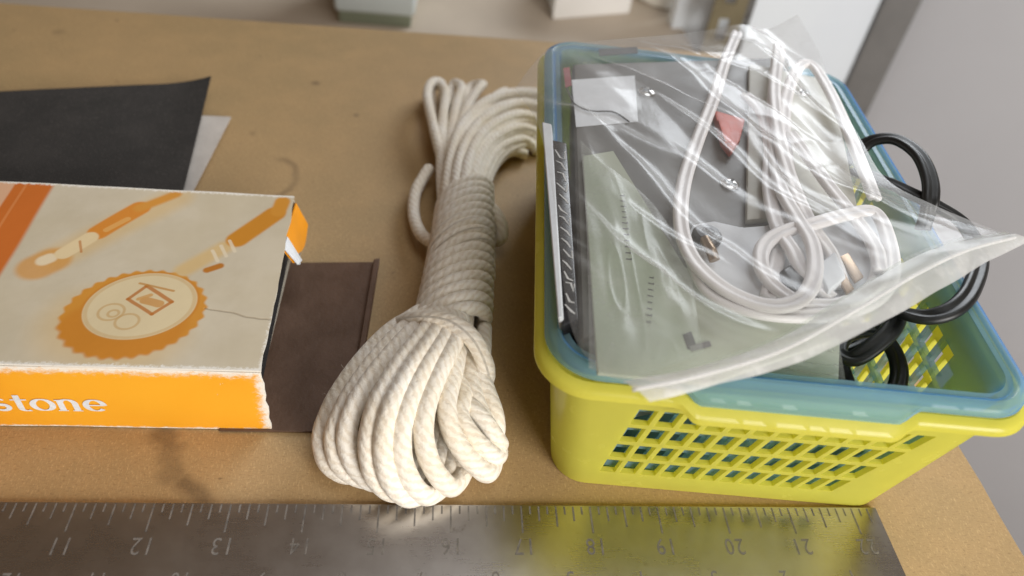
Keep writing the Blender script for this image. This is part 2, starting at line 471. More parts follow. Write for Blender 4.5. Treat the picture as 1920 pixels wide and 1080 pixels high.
# ------------------------------------------------------------------ steel ruler
ZR = .0016
ya = at(900, 946, ZR).y; xe = at(1672, 1018, ZR).x
rul = thing('steel_square', 'worn steel carpenter\'s square blade with inch marks along front table edge', 'ruler', (xe - .3, ya - .025, 0))
YW = .0508
blade_poly = [(-.47, ya), (xe, ya), (xe, ya - YW), (-.47, ya - YW)]
prism('blade', blade_poly[::-1], .00005, ZR, M['steel'], rul, .00025, 1)
def inch_x(n): return (n - 18) * IN + .0005
ticks_v, ticks_f = [], []
def quad(V, F, x0, x1, y0, y1, z):
    b0 = len(V); V += [(x0, y0, z), (x1, y0, z), (x1, y1, z), (x0, y1, z)]; F.append((b0, b0 + 1, b0 + 2, b0 + 3))
n = 5.0
while n <= 22.3:
    fr = round((n % 1) * 8)
    ln = {0: .0105, 4: .0080, 2: .0058, 6: .0058}.get(fr, .0032)
    x = inch_x(n)
    if x < xe - .002: quad(ticks_v, ticks_f, x - .00032, x + .00032, ya - .0006 - ln, ya - .0006, ZR + .00006)
    n += .125
n = 0.5
while n <= 22:
    x = inch_x(22.6 - n)
    fr = round((n % 1) * 8); ln = {0: .0085, 4: .0065, 2: .0048, 6: .0048}.get(fr, .003)
    if x < xe - .002: quad(ticks_v, ticks_f, x - .0003, x + .0003, ya - YW + .0006, ya - YW + .0006 + ln, ZR + .00006)
    n += .125
tag(obj('graduation', ticks_v, ticks_f, M['etch'], rul), kind='stuff')
def text_mesh(name, s, size, m, parent, loc, rotz, xs=1.0, spacing=1.0, bold=0.0):
    cu = bpy.data.curves.new('t', 'FONT'); cu.body = s; cu.size = size; cu.align_x = 'CENTER'; cu.align_y = 'CENTER'; cu.space_character = spacing
    cu.offset = bold; cu.resolution_u = 3
    t = bpy.data.objects.new('t', cu); COL.objects.link(t)
    dg = bpy.context.evaluated_depsgraph_get(); me = bpy.data.meshes.new_from_object(t.evaluated_get(dg))
    bpy.data.objects.remove(t); bpy.data.curves.remove(cu)
    me.name = name; me.materials.clear(); me.materials.append(m)
    o = bpy.data.objects.new(name, me); COL.objects.link(o); o.parent = parent
    o.location = Vector(loc) - org(parent); o.rotation_euler = (0, 0, rotz); o.scale = (xs, 1, 1)
    return o
for k in range(7, 23):
    text_mesh('numeral', str(k), .0088, M['etch'], rul, (inch_x(k) + .0004, ya - .0158, ZR + .00007), math.pi, .8, 1.15)
for k in range(1, 16):
    x = inch_x(22.6 - k)
    text_mesh('numeral', str(k), .0078, M['etch'], rul, (x, ya - .0275, ZR + .00007), math.pi, .8, 1.1)

# ------------------------------------------------------------------ orange and cream box
BH = .0345
bx1, by0, by1, bx0 = -.1185, .0312, .1325, -.345
box = thing('tool_box', 'worn cream and orange cardboard box with magnifier picture, open at one end', 'box', (-.2, .08, 0))
def m_boxtop():
    m, b = mat('printed_box_top', rough=.5); o = coords(); x, y, z = xyz(o)
    ox, oy = box.location.x, box.location.y
    def P(px, py): v = at(px, py, BH); return (v.x - ox, v.y - oy)
    paper = mixc(step(.3, .7, tex_noise(30, 4, .6, o)), L(202, 190, 164), L(212, 201, 178))
    c = paper
    S = (at(300, 520, BH) - at(400, 520, BH)).length / 100          # metres per photo pixel on the lid
    OR, ORD, YE = L(218, 140, 52), L(190, 116, 44), L(222, 182, 104)
    wob = (tex_noise(120, 3, .6, o) - .5) * (6 * S)
    # broad band at the left
    p, q = P(105, 345), P(-5, 525)
    nx, ny = q[1] - p[1], -(q[0] - p[0]); ln = math.hypot(nx, ny); nx /= ln; ny /= ln
    d = (x - p[0]) * nx + (y - p[1]) * ny                            # signed distance from the band's edge
    if ((P(0, 360)[0] - p[0]) * nx + (P(0, 360)[1] - p[1]) * ny) < 0: d = d * -1.0
    c = mixc(step(-6 * S, 6 * S, d), c, L(206, 112, 42))
    c = mixc(step(52 * S, 54 * S, d) * step(60 * S, 57 * S, d) * .5, c, L(226, 150, 90))
    c = mixc(step(76 * S, 82 * S, d), c, L(222, 176, 140))
    # glow and tools
    def tool(A, B, r, f=8): return step((r + f) * S, (r - f * .4) * S, capsule(x + wob * .3, y + wob * .3, P(*A), P(*B)))
    c = mixc(tool((110, 480), (330, 372), 26, 30) * .45, c, YE)
    c = mixc(tool((70, 500), (95, 488), 34, 12) * .75, c, L(214, 150, 58))
    c = mixc(tool((82, 488), (92, 484), 13, 6), c, L(232, 214, 180))
    c = mixc(tool((185, 436), (262, 392), 21, 5), c, OR)
    c = mixc(tool((262, 392), (330, 366), 10, 8), c, L(216, 150, 62))
    c = mixc(tool((200, 432), (240, 412), 6, 2), c, L(226, 168, 92))
    c = mixc(tool((120, 474), (168, 446), 16, 4), c, L(230, 208, 164))
    c = mixc(tool((150, 452), (152, 472), 2, 1.5) * .7, c, ORD)
    # magnifier
    ce = P(252, 585); e = ellipse(x, y, ce, (126 * S, 116 * S), R(20)) + X.m('SINE', X.m('ARCTAN2', y - ce[1], x - ce[0]) * 30.0) * .022
    c = mixc(tool((180, 610), (240, 630), 80, 60) * .40, c, YE)
    c = mixc(step(1.03, .97, e), c, L(212, 146, 54))
    low = ellipse(x, y, P(225, 618), (118 * S, 92 * S), R(10))
    c = mixc(step(1.1, .85, low + wob * 8) * step(1.06, 1.0, e) * .6, c, L(204, 128, 36))
    ei = ellipse(x, y, P(264, 572), (102 * S, 92 * S), R(20))
    c = mixc(step(1.05, 1.01, ei), c, L(206, 136, 48))
    c = mixc(step(1.0, .96, ei), c, L(224, 206, 166))
    c = mixc(step(.05, .02, vabs(ei - .93)) * .35, c, L(196, 150, 80))
    # watch movement behind the lens
    for A, B, r, col in (((240, 560), (285, 590), 3, ORD), ((285, 590), (322, 566), 3, ORD), ((240, 560), (275, 535), 3, ORD), ((275, 535), (322, 566), 3.5, ORD), ((262, 530), (325, 545), 2, L(196, 140, 70)), ((272, 563), (298, 570), 9, L(206, 150, 80)), ((260, 560), (282, 553), 4, L(212, 160, 92))):
        c = mixc(tool(A, B, r, 2.2) * .85, c, col)
    for cc, rr in (((208, 585), 22), ((238, 604), 20), ((212, 588), 9)):
        rad = capsule(x, y, P(*cc), P(cc[0] + 1, cc[1]))
        c = mixc(step(4 * S, 1 * S, vabs(rad - rr * S)) * .6, c, L(200, 160, 100))
    # its handle
    c = mixc(tool((345, 505), (420, 462), 15, 14) * .6, c, YE)
    c = mixc(tool((445, 448), (515, 402), 22, 6), c, L(206, 138, 40))
    c = mixc(tool((522, 398), (530, 380), 15, 6), c, L(212, 146, 50))
    for t_ in (0, 1, 2): c = mixc(tool((398 + 16 * t_, 468 - 9 * t_), (408 + 16 * t_, 488 - 9 * t_), 3, 2) * .8, c, L(232, 218, 190))
    c = mixc(tool((388, 505), (412, 497), 7, 4), c, L(190, 120, 40))
    # scuffs: bare card along the edges
    ez = vmin(by1 - oy - y, vmin(bx1 - ox - x, y - (by0 - oy)))
    sc_ = step(.0018, .0003, ez + (tex_noise(700, 4, .7, o) - .5) * .0045)
    c = mixc(sc_, c, L(240, 236, 226))
    cr = step(.0006, .0001, capsule(x, y + (tex_noise(60, 2, .5, o) - .5) * .006, P(385, 575), P(510, 600)))
    c = mixc(cr * .5, c, L(140, 120, 92))
    X.nt.links.new(c.s, b.inputs['Base Color'])
    X.nt.links.new(bump(tex_noise(25, 3, .5, o) + tex_noise(300, 3, .6, o) * .1 - cr * .3, .35, .0015), b.inputs['Normal'])
    return m
def m_boxfront():
    m, b = mat('orange_box_side', rough=.45); o = coords(); x, y, z = xyz(o)
    c = mixc(step(.3, .7, tex_noise(14, 3, .5, o)), L(246, 164, 34), L(250, 178, 44))
    nz = tex_noise(1, 5, .75, mapped(o, (420, 420, 700), (0, R(25), 0)))
    top = BH - z; rt = (bx1 - box.location.x) - x
    wear = step(.0042, .0004, top + (nz - .5) * .009)
    wear = vmax(wear, step(.0040, .0003, rt + (nz - .5) * .009))
    wear = vmax(wear, step(.0016, .0004, z + (nz - .5) * .004))
    wear = vmax(wear, step(.735, .76, tex_noise(1, 3, .6, mapped(o, (300, 300, 150), (0, R(35), 0)))) * .8)
    c = mixc(wear, c, L(244, 238, 226))
    X.nt.links.new(c.s, b.inputs['Base Color'])
    X.nt.links.new((.42 + wear * .4).s, b.inputs['Roughness'])
    X.nt.links.new(bump(nz * .2 + wear * -.4 + tex_noise(20, 2, .5, o), .3, .0012), b.inputs['Normal'])
    return m
MT, MF = m_boxtop(), m_boxfront()
def warped(name, fn, nu, nv, th, m, parent):
    """panel from a fn(u, v) surface with thickness th along its normal"""
    g = [[Vector(fn(i / nu, j / nv)) for j in range(nv + 1)] for i in range(nu + 1)]
    e1 = g[nu // 2][0] - g[nu // 2][nv]; e2 = g[0][nv // 2] - g[nu][nv // 2]
    nrm = e1.cross(e2).normalized() * th
    V, F = [], []; W = nv + 1; K = (nu + 1) * W
    for s in (0, 1):
        for i in range(nu + 1):
            for j in range(nv + 1): V.append(g[i][j] + nrm * s)
    for i in range(nu):
        for j in range(nv):
            a = i * W + j; q = (a, a + W, a + W + 1, a + 1)
            F.append(q[::-1]); F.append(tuple(K + t for t in q))
    rim = [i * W for i in range(nu + 1)] + [nu * W + j for j in range(1, nv + 1)] + [i * W + nv for i in range(nu - 1, -1, -1)] + [j for j in range(nv - 1, 0, -1)]
    for a, b_ in zip(rim, rim[1:] + rim[:1]): F.append((a, b_, K + b_, K + a))
    me = obj(name, V, F, m, parent, True, sharp=40)
    bm = bmesh.new(); bm.from_mesh(me.data); bmesh.ops.recalc_face_normals(bm, faces=bm.faces); bm.to_mesh(me.data); bm.free()
    return me
LX = bx1 - bx0
def nz3(x, y, s, k=0): return noise.noise(Vector((x * s, y * s, k)))
def lid(u, v):
    x = bx0 + LX * u; y = by0 + (by1 - by0) * v
    sag = -.0012 * math.sin(math.pi * v) * u + .0006 * nz3(x, y, 30)
    rag = .0009 * nz3(0, y, 90, 3) * (u > .999)
    x2 = x + (rag - .004 * v * u)
    return (x2, y, BH + sag)
warped('lid_panel', lid, 40, 24, -.0007, MT, box)
def front(u, v):
    x = bx0 + LX * u; z = .0004 + (BH - .0008) * v
    y = by0 - .0012 * math.sin(math.pi * v) * math.sin(math.pi * min(1, u)) - .0004 * nz3(x, z, 40)
    return (x + .0008 * nz3(z, 1, 200) * (u > .999), y, z)
warped('front_panel', front, 40, 10, .0007, MF, box)
def backp(u, v): return (bx0 + (LX - .004) * u, by1 - .0008, .0006 + (BH - .002) * v)
warped('back_panel', backp, 12, 4, .0007, M['kraft'], box)
def botp(u, v): return (bx0 + (LX - .008) * u, by0 + .001 + (by1 - by0 - .003) * v, .0012)
warped('bottom_panel', botp, 8, 4, .0007, M['kraft'], box)
# torn end flap at the far corner: orange outside, bare card at the tear
def flap(u, v):
    y = by1 - .0020 - .031 * u; z = BH - .0015 - (.012 + .004 * math.sin(u * 5) + .0015 * nz3(u, 1, 14)) * v
    return (bx1 - .0030 + .0042 * v - .001 * u, y, z)
mfl = plain('flap_orange', L(246, 160, 30), .45, 40, .06)
fl = warped('end_flap', flap, 14, 6, .0006, mfl, box)
def tear(u, v):
    y = by1 - .026 - .0075 * u; z = BH - .001 - (.013 - .004 * u + .002 * nz3(u, 2, 12)) * v
    return (bx1 - .0030 + .0050 * v, y, z)
warped('torn_flap_edge', tear, 8, 6, .0005, M['paper'], box)
prism('dark_insert', [(bx0 + .02, by0 + .004), (bx1 - .0055, by0 + .004), (bx1 - .0075, by1 - .006), (bx0 + .02, by1 - .006)], .0065, BH - .0045, M['dark_filler'], box, .0015)  # near-black block filling the inside behind the open end
# white lettering on the front: the visible end of the word
def stroke(pts, widths):
    V, F = [], []; n_ = len(pts)
    for i, (p, w_) in enumerate(zip(pts, widths)):
        a = Vector(pts[max(0, i - 1)]); b_ = Vector(pts[min(n_ - 1, i + 1)]); t = (b_ - a).normalized(); nr = Vector((-t.y, t.x))
        V += [Vector(p) + nr * w_ / 2, Vector(p) - nr * w_ / 2]
    for i in range(n_ - 1): F.append((2 * i, 2 * i + 1, 2 * i + 3, 2 * i + 2))
    return V, F
def arc(cx, cy, rx, ry, a0, a1, n_=18): return [(cx + rx * math.cos(R(a0 + (a1 - a0) * k / n_)), cy + ry * math.sin(R(a0 + (a1 - a0) * k / n_))) for k in range(n_ + 1)]
def contrast(pts, thick, thin):
    o_ = []
    for i in range(len(pts)):
        a = Vector(pts[max(0, i - 1)]); b_ = Vector(pts[min(len(pts) - 1, i + 1)]); t = (b_ - a).normalized()
        o_.append(thin + (thick - thin) * abs(t.y) ** 1.4)
    return o_
def glyph(ch):
    T, t = .24, .08; S_ = []
    def s(pts): S_.append(stroke(pts, contrast(pts, T, t)))
    if ch == 'o': s(arc(.5, .5, .36, .46, 0, 360, 36))
    if ch == 'e': s(arc(.5, .5, .34, .46, 0, 318, 34)); S_.append(stroke([(.16, .52), (.86, .52)], [.09, .09]))
    if ch == 'n':
        s([(.2, 0), (.2, .95)]); s(arc(.47, .62, .28, .34, 150, 0, 14) + [(.75, .0)])
        for x in (.2, .75): S_.append(stroke([(x - .19, .03), (x + .19, .03)], [.07, .07]))
        S_.append(stroke([(.02, .92), (.22, .92)], [.08, .08]))
    if ch == 't':
        s([(.36, 1.28), (.36, .2)]); s(arc(.56, .2, .2, .2, 180, 310, 10)); S_.append(stroke([(.1, .93), (.7, .93)], [.09, .09]))
    if ch == 's':
        p = arc(.42, .72, .26, .25, 35, 200, 10) + [(.42, .5)] + arc(.44, .27, .28, .26, 50, -165, 12)
        S_.append(stroke(p, [.1 + .12 * math.sin(math.pi * i / (len(p) - 1)) for i in range(len(p))]))
    return S_
lx, lh = at(16, 765, .0).x, .0078
def on_front(px, py):
    d = _ray(px, py); return CAM_LOC + d * ((by0 - .001 - CAM_LOC.y) / d.y)
g0, g1 = on_front(-14, 767), on_front(204, 768)
adv = [('s', .80), ('t', .72), ('o', .98), ('n', .98), ('e', .95)]
tot = sum(a for _, a in adv); sx_ = (g1.x - g0.x) / tot; hz = on_front(100, 740).z - g0.z
X0 = g0.x
for ch, a_ in adv:
    V, F = [], []
    for k, (v, f) in enumerate(glyph(ch)):
        b0 = len(V)
        V += [(X0 + p.x * sx_, front((X0 + p.x * sx_ - bx0) / LX, (g0.z + p.y * hz * .76) / BH)[1] - .0003 - .00003 * k, g0.z + p.y * hz * .76) for p in v]; F += [[b0 + i for i in q] for q in f]
    obj('letter', V, F, M['paper'], box); X0 += a_ * sx_

# ------------------------------------------------------------------ brown card beside the box
bc = [at(512, 806, .002), at(592, 808, .002), at(660, 700, .002), at(690, 640, .002), at(701, 488, .002), at(532, 494, .002)]
p_ = [(bc[0].x - .02, bc[0].y), (bc[1].x + .012, bc[1].y + .0005), (bc[4].x + .0005, bc[4].y), (bc[5].x - .02, bc[5].y)]
card = thing('brown_card', 'flat dark brown card pushed under the open end of the orange box', 'card', (-.105, .08, 0))
prism('card_sheet', p_, .0002, .0011, M['brown_card'], card, .0002, 1)
pp = [(p_[2][0] - .0005, p_[2][1]), (p_[2][0] + .0022, p_[2][1] + .001), (p_[1][0] + .0022, p_[1][1] + .02), (p_[1][0] - .0005, p_[1][1] + .02)]
prism('raised_edge', pp, .0002, .0030, M['brown_card'], card, .0004, 1)

# ------------------------------------------------------------------ abrasive sheets behind the box
def curled(name, corners, zfn, nu, nv, m, label, cat):
    """corners: far-left, far-right, near-right, near-left (x, y)"""
    A, B, C_, D = [Vector(c_) for c_ in corners]
    def fn(u, v):
        p = (A * (1 - u) + B * u) * (1 - v) + (D * (1 - u) + C_ * u) * v
        return (p.x, p.y, zfn(u, v, p))
    o = warped(name, fn, nu, nv, .0004, m, None)
    return tag(o, label, cat)
def xy(px, py, z): v = at(px, py, z); return (v.x, v.y)
curled('abrasive_sheet', [xy(-150, 172, .010), xy(396, 143, .0115), xy(322, 440, .008), xy(-200, 440, .008)],
       lambda u, v, p: .0075 + .004 * max(0, u - .8) ** 2 / .04 * (1 - v) ** 2 + .0006 * nz3(p.x, p.y, 18), 30, 20, M['sandpaper'],
       'black abrasive sheet with one corner curled up behind the box', 'abrasive sheet')
curled('backing_paper', [xy(150, 205, .003), xy(434, 222, .004), xy(320, 440, .003), xy(60, 440, .003)],
       lambda u, v, p: .0025 + .0020 * u * (1 - v) + .0003 * nz3(p.x, p.y, 25, 4), 24, 16, M['sheet_back'],
       'pale grey sheet sticking out from under the black abrasive sheet', 'paper sheet')

# ------------------------------------------------------------------ hank of cotton rope
RR = .0031
hank = thing('rope_hank', 'hank of off-white braided cotton rope wrapped round its middle', 'rope', (-.048, .11, 0))
def ropemod(th, d):
    a = th * 2 * math.pi * 5; k = d * (2 * math.pi / .0042)
    return 1 + .008 * np.sin(a + k) + .02 * np.sin(d * 310 + 3 * np.sin(d * 90))
def rope(name, pts, r=RR, stepn=.00055, jit=.0, taper=.0):
    path = catmull(pts, stepn)
    if jit: path = [p + Vector((nz3(i * .004, jit * 97, 1, 1), nz3(i * .004, jit * 53, 1, 2), .5 * nz3(i * .004, jit * 31, 1, 3))) * .0009 for i, p in enumerate(path)]
    V, F, UV = sweep(path, circ(r, 24), taper=taper, modfn=ropemod)
    return obj(name, V, F, M['rope'], hank, True, UV)
def pp3(L_): return [at(*q) for q in L_]
# the wrapped middle: a helix about a slightly bent axis
A0, A1, A2 = at(872, 372, .0155), at(868, 480, .0165), at(842, 640, .0165)
def axis(t): return (A0 * (1 - t) + A1 * t) * (1 - t) + (A1 * (1 - t) + A2 * t) * t
TURNS = 16
hp = []
N = TURNS * 40
for k in range(N + 1):
    t = k / N; ph = 2 * math.pi * TURNS * t
    c = axis(t); tg = (axis(min(1, t + .01)) - axis(max(0, t - .01))).normalized(); sd = Vector((tg.y, -tg.x, 0)).normalized() * -1
    rw = .0118 + .0022 * t + .0004 * nz3(t * 30, 1, 1); rh = .0112 + .0010 * t
    ca, sa = math.cos(ph), math.sin(ph)
    p = c + sd * (rw * ca) + Vector((0, 0, rh * sa)) + tg * (-.0085 * ca + .0008 * nz3(t * 40, 7, 1))
    p.z = max(p.z, RR * .9); hp.append(p)
# finish: last turn runs over the top to the right and dives beside the lower loops
hp += pp3([(905, 690, .020), (902, 720, .012), (880, 700, .008)])
rope('wrapped_turns', hp, RR * .98)
rope('end_turn', pp3([(736, 640, .006), (738, 618, .016), (765, 602, .026), (805, 598, .0325), (848, 606, .0350), (884, 634, .0330), (905, 672, .0265), (912, 705, .0170), (902, 722, .009)]), RR * 1.12, jit=55)
# inner core so no light shows through the wraps
rope('core_strand', [axis(t / 8) + Vector((.004, 0, .001)) for t in range(9)], .0052, .002)
rope('core_strand', [axis(t / 8) + Vector((-.005, 0, .001)) for t in range(9)], .0052, .002)

low = [  # visible run of each lower loop, from under the wraps round the bend and back underneath
 [(790, 585, .020), (728, 626, .022), (668, 692, .021), (622, 768, .017), (606, 826, .011), (622, 872, .007), (668, 888, .0045), (735, 840, .004), (800, 720, .006)],
 [(806, 585, .023), (748, 628, .026), (690, 694, .0265), (644, 768, .023), (626, 826, .016), (644, 878, .009), (700, 898, .005), (765, 850, .005), (815, 700, .009)],
 [(818, 586, .025), (765, 630, .0285), (708, 694, .029), (662, 766, .026), (650, 828, .019), (672, 880, .0115), (712, 902, .006), (780, 860, .006), (825, 700, .010)],
 [(828, 588, .0275), (790, 632, .0315), (742, 696, .0330), (704, 770, .0305), (692, 842, .0230), (708, 900, .0130), (748, 922, .0065), (800, 880, .005), (836, 700, .010)],
 [(840, 590, .0280), (810, 636, .0325), (766, 700, .0345), (730, 774, .0325), (720, 848, .0245), (740, 910, .0135), (778, 930, .0060), (820, 880, .0050), (848, 700, .010)],
 [(852, 592, .0275), (828, 640, .0320), (790, 704, .0340), (757, 780, .0315), (752, 850, .0235), (774, 908, .0130), (808, 926, .0060), (845, 870, .0050), (858, 700, .010)],
 [(864, 598, .0265), (850, 645, .0310), (820, 708, .0325), (796, 782, .0300), (800, 848, .0220), (824, 896, .0125), (852, 912, .0060), (875, 850, .0050), (868, 700, .010)],
 [(862, 640, .024), (850, 700, .027), (838, 760, .0275), (850, 815, .0225), (884, 862, .0135), (916, 884, .0065), (925, 840, .0045), (890, 760, .005)],
 [(845, 690, .018), (868, 738, .0205), (862, 778, .022), (885, 818, .019), (920, 852, .0115), (934, 850, .006), (920, 800, .004), (890, 740, .005)],
 [(840, 720, .015), (862, 742, .0165), (888, 768, .0195), (915, 800, .017), (935, 832, .0105), (930, 822, .006), (905, 770, .0045)],
 [(885, 650, .021), (897, 690, .020), (912, 730, .0175), (928, 775, .0135), (930, 810, .008), (912, 800, .0045), (890, 740, .005)],
 [(850, 640, .014), (800, 720, .013), (760, 800, .011), (750, 850, .007), (790, 870, .005), (830, 800, .005)],
 [(820, 640, .010), (740, 720, .010), (690, 800, .008), (700, 850, .005), (760, 830, .004)],
]
low += [
 [(884, 630, .014), (892, 710, .014), (908, 790, .0105), (926, 846, .006)],
 [(862, 650, .015), (866, 740, .014), (886, 820, .010), (908, 872, .0055)],
 [(838, 670, .016), (842, 770, .0135), (862, 856, .0075), (880, 890, .0045)],
 [(874, 640, .020), (882, 700, .0195), (894, 752, .0185), (914, 800, .0155), (932, 846, .009), (920, 868, .005)],
 [(880, 620, .009), (905, 720, .009), (918, 800, .007), (925, 840, .004)],
]
for i, l in enumerate(low): rope('lower_loop', pp3(l), RR * (1.2 if i < 8 else 1.08), jit=i + 1)
up = [  # upper loops, bending over to the right towards the basket
 [(836, 400, .016), (838, 345, .019), (846, 290, .020), (866, 235, .019), (905, 196, .017), (955, 178, .015), (1005, 178, .012), (1035, 196, .008), (1040, 230, .004)],
 [(850, 400, .018), (855, 345, .0215), (864, 292, .0225), (886, 244, .021), (922, 212, .019), (965, 197, .016), (1005, 200, .012), (1028, 222, .006), (1030, 250, .004)],
 [(864, 400, .019), (870, 345, .0225), (880, 298, .0235), (902, 256, .022), (936, 230, .0195), (972, 218, .016), (1004, 224, .011), (1018, 246, .005), (1012, 275, .004)],
 [(878, 400, .018), (886, 345, .021), (897, 302, .0215), (918, 268, .020), (948, 248, .0175), (978, 240, .014), (1000, 248, .008), (1006, 270, .004)],
 [(892, 400, .015), (900, 348, .017), (912, 310, .0175), (930, 282, .016), (956, 266, .013), (982, 262, .009), (998, 275, .0045)],
 [(902, 400, .011), (910, 352, .012), (921, 320, .012), (938, 296, .010), (960, 284, .007), (985, 290, .004)],
 [(842, 400, .010), (846, 330, .012), (856, 260, .012), (874, 205, .012), (895, 170, .012), (905, 158, .008), (880, 165, .004), (860, 210, .004)],
 [(838, 400, .008), (838, 320, .010), (845, 250, .011), (856, 195, .012), (866, 165, .010), (850, 158, .005), (838, 200, .004)],
 [(832, 400, .010), (828, 330, .0115), (828, 270, .0125), (832, 215, .0135), (836, 175, .0125), (824, 158, .009), (808, 172, .006), (812, 225, .004), (822, 280, .004)],
 [(838, 330, .009), (820, 270, .0135), (808, 220, .0155), (800, 180, .015), (808, 156, .012), (826, 156, .009), (832, 190, .006), (830, 250, .004)],
 [(850, 380, .013), (862, 300, .0155), (880, 250, .0155), (905, 205, .014), (930, 180, .012), (948, 172, .008), (935, 190, .004)],
]
for k, (dx, dy, dz) in enumerate(((7, 2, -.002), (9, 9, -.004), (3, -4, -.004))):
    for l in list(up[:5]): up.append([(q[0] + dx, q[1] + dy, max(.0032, q[2] + dz)) for q in l])
for i, l in enumerate(up): rope('upper_loop', pp3(l), RR * .92, jit=i + 31)
rope('loose_end', pp3([(815, 455, .012), (790, 440, .008), (776, 405, .0065), (778, 365, .007), (792, 335, .0075), (806, 314, .0085)]), RR, jit=71, taper=.001)
rope('side_bight', pp3([(895, 372, .017), (922, 392, .017), (939, 420, .0145), (940, 445, .010), (926, 452, .006), (905, 440, .005)]), RR * 1.05, jit=72)

# ------------------------------------------------------------------ nested baskets
BC = Vector((.0608, .1037, 0)); BYAW = -.0860; BA, BB, BHT, BT = .0801, .1139, .0715, .0160
def bl(u, v, z): return (BC.x + u * math.cos(BYAW) - v * math.sin(BYAW), BC.y + u * math.sin(BYAW) + v * math.cos(BYAW), z)
def smooth(t): t = max(0, min(1, t)); return t * t * (3 - 2 * t)
FL = .0048      # plain flange width: the walls start this far inside the rim's edge
def basket(name, label, m, inset, z0, ztop, row_shift, colshift):
    root = thing(name, label, 'basket', (BC.x, BC.y, z0)); root.location = bl(0, 0, z0)
    a1, b1 = BA - FL - inset, BB - FL - inset; h = ztop - z0
    tp = BT - FL - .001
    def dims(z): k = (z - z0) / h; return a1 - tp * (1 - k), b1 - tp * (1 - k)
    CR = .013
    # perimeter breakpoints: (side, fraction -1..1) on straights, arcs at the corners
    def side_breaks(half, ncol):
        m_ = .0105; w_ = 2 * (half - m_); c_ = w_ / ncol; bar = .0021
        out = [('e', -half)]
        for i in range(ncol):
            s0 = -half + m_ + i * c_ + colshift
            out += [('h', s0 + bar / 2), ('b', s0 + c_ - bar / 2)]
        return out                      # 'h' begins a hole, 'b' begins a bar
    ha, hb = a1 - CR, b1 - CR
    cols = []   # (fn(z) -> (x, y), kind)
    SHR = .20
    zm = z0 + h * .5
    def add_side(side, half, ncol):
        br = side_breaks(half, ncol)
        for kind, s in br:
            def fn(z, s=s, kind=kind, half=half, side=side):
                a, b = dims(z); k = (z - zm)
                e = (b if side in (1, 3) else a) - CR
                ss = s * e / half + (SHR * k if kind != 'e' else 0)
                ss = max(-e, min(e, ss))
                return {0: (ss, -b), 1: (a, ss), 2: (-ss, b), 3: (-a, -ss)}[side]
            cols.append((fn, kind))
        def fe(z, side=side):
            a, b = dims(z); e = (b if side in (1, 3) else a) - CR
            return {0: (e, -b), 1: (a, e), 2: (-e, b), 3: (-a, -e)}[side]
        cols.append((fe, 'c'))
        for k in range(1, 7):
            ang = -90 + side * 90 + 90 * k / 7
            def fc(z, ang=ang, side=side):
                a, b = dims(z); cx, cy = {0: (a - CR, -b + CR), 1: (a - CR, b - CR), 2: (-a + CR, b - CR), 3: (-a + CR, -b + CR)}[side]
                return (cx + CR * math.cos(R(ang)), cy + CR * math.sin(R(ang)))
            cols.append((fc, 'c'))
    NC = (12, 17, 12, 17)
    for s_ in range(4): add_side(s_, (ha, hb)[s_ % 2], NC[s_])
    # rows
    zs = [z0, z0 + .003, z0 + .011 + row_shift]; holes = []
    rowh = (h - .011 - .012) / 4; bar = .0023
    for r_ in range(4):
        zb = z0 + .011 + row_shift + r_ * rowh
        zs += [zb + rowh - bar, zb + rowh]
    zs.append(ztop); zs = sorted(set(round(z, 6) for z in zs))
    hole_rows = set()
    for i in range(len(zs) - 1):
        k = (zs[i] - (z0 + .011 + row_shift)) / rowh
        if -.01 < k < 3.99 and (zs[i + 1] - zs[i]) > bar * 1.5 and abs(k - round(k)) < .05: hole_rows.add(i)
    n, m_ = len(cols), len(zs); th = .0022
    V = []
    for off in (0, th):
        for i, (fn, kd) in enumerate(cols):
            for z in zs:
                x, y = fn(z)
                # inward offset toward the inside of the wall
                a, b = dims(z)
                qx = max(-(a - CR), min(a - CR, x)); qy = max(-(b - CR), min(b - CR, y))
                d = Vector((x - qx, y - qy)); d = d.normalized() if d.length > 1e-6 else Vector((0, 0))
                V.append(bl(x - d.x * off, y - d.y * off, z))
    K = n * m_
    fill = [[not (cols[i][1] == 'h' and j in hole_rows) for j in range(m_ - 1)] for i in range(n)]
    # the lattice as separate walls (split at the corners), each one moulded piece with through holes
    F = []
    for i in range(n):
        i2 = (i + 1) % n
        for j in range(m_ - 1):
            if not fill[i][j]: continue
            A, B, C_, D = i * m_ + j, i2 * m_ + j, i2 * m_ + j + 1, i * m_ + j + 1
            F.append((A, B, C_, D)); F.append((K + D, K + C_, K + B, K + A))
            if not fill[i][j - 1] if j > 0 else True: F.append((B, A, K + A, K + B))
            if (j + 1 < m_ - 1 and not fill[i][j + 1]) or j == m_ - 2: F.append((D, C_, K + C_, K + D))
            if not fill[i - 1][j]: F.append((A, D, K + D, K + A))
            if not fill[i2][j]: F.append((C_, B, K + B, K + C_))
    walls = obj('lattice_wall', V, F, m, root, True, sharp=35)
    # base
    a, b = dims(z0)
    ring = [cols[i][0](z0) for i in range(n)]
    prism('base', [bl(x * .995, y * .995, 0)[:2] for x, y in ring], z0 + .0002, z0 + .0018, m, root, 0)
    # rim: flange that widens and drops into a grip in the middle of the two short sides
    prof = lambda wd, dr: [(-.0002, -.0006), (.0004, .0006), (.0016, .0011), (wd * .55, .0006 - dr * .45), (wd - .0012, .0002 - dr), (wd, -.0008 - dr), (wd + .0002, -.0030 - dr),
                           (wd - .0011, -.0030 - dr), (wd - .0014, -.0013 - dr), (wd * .5, -.0009 - dr * .45), (.0012, -.0006), (.0006, -.0022), (-.0004, -.0022)]
    per = []
    a, b = a1, b1
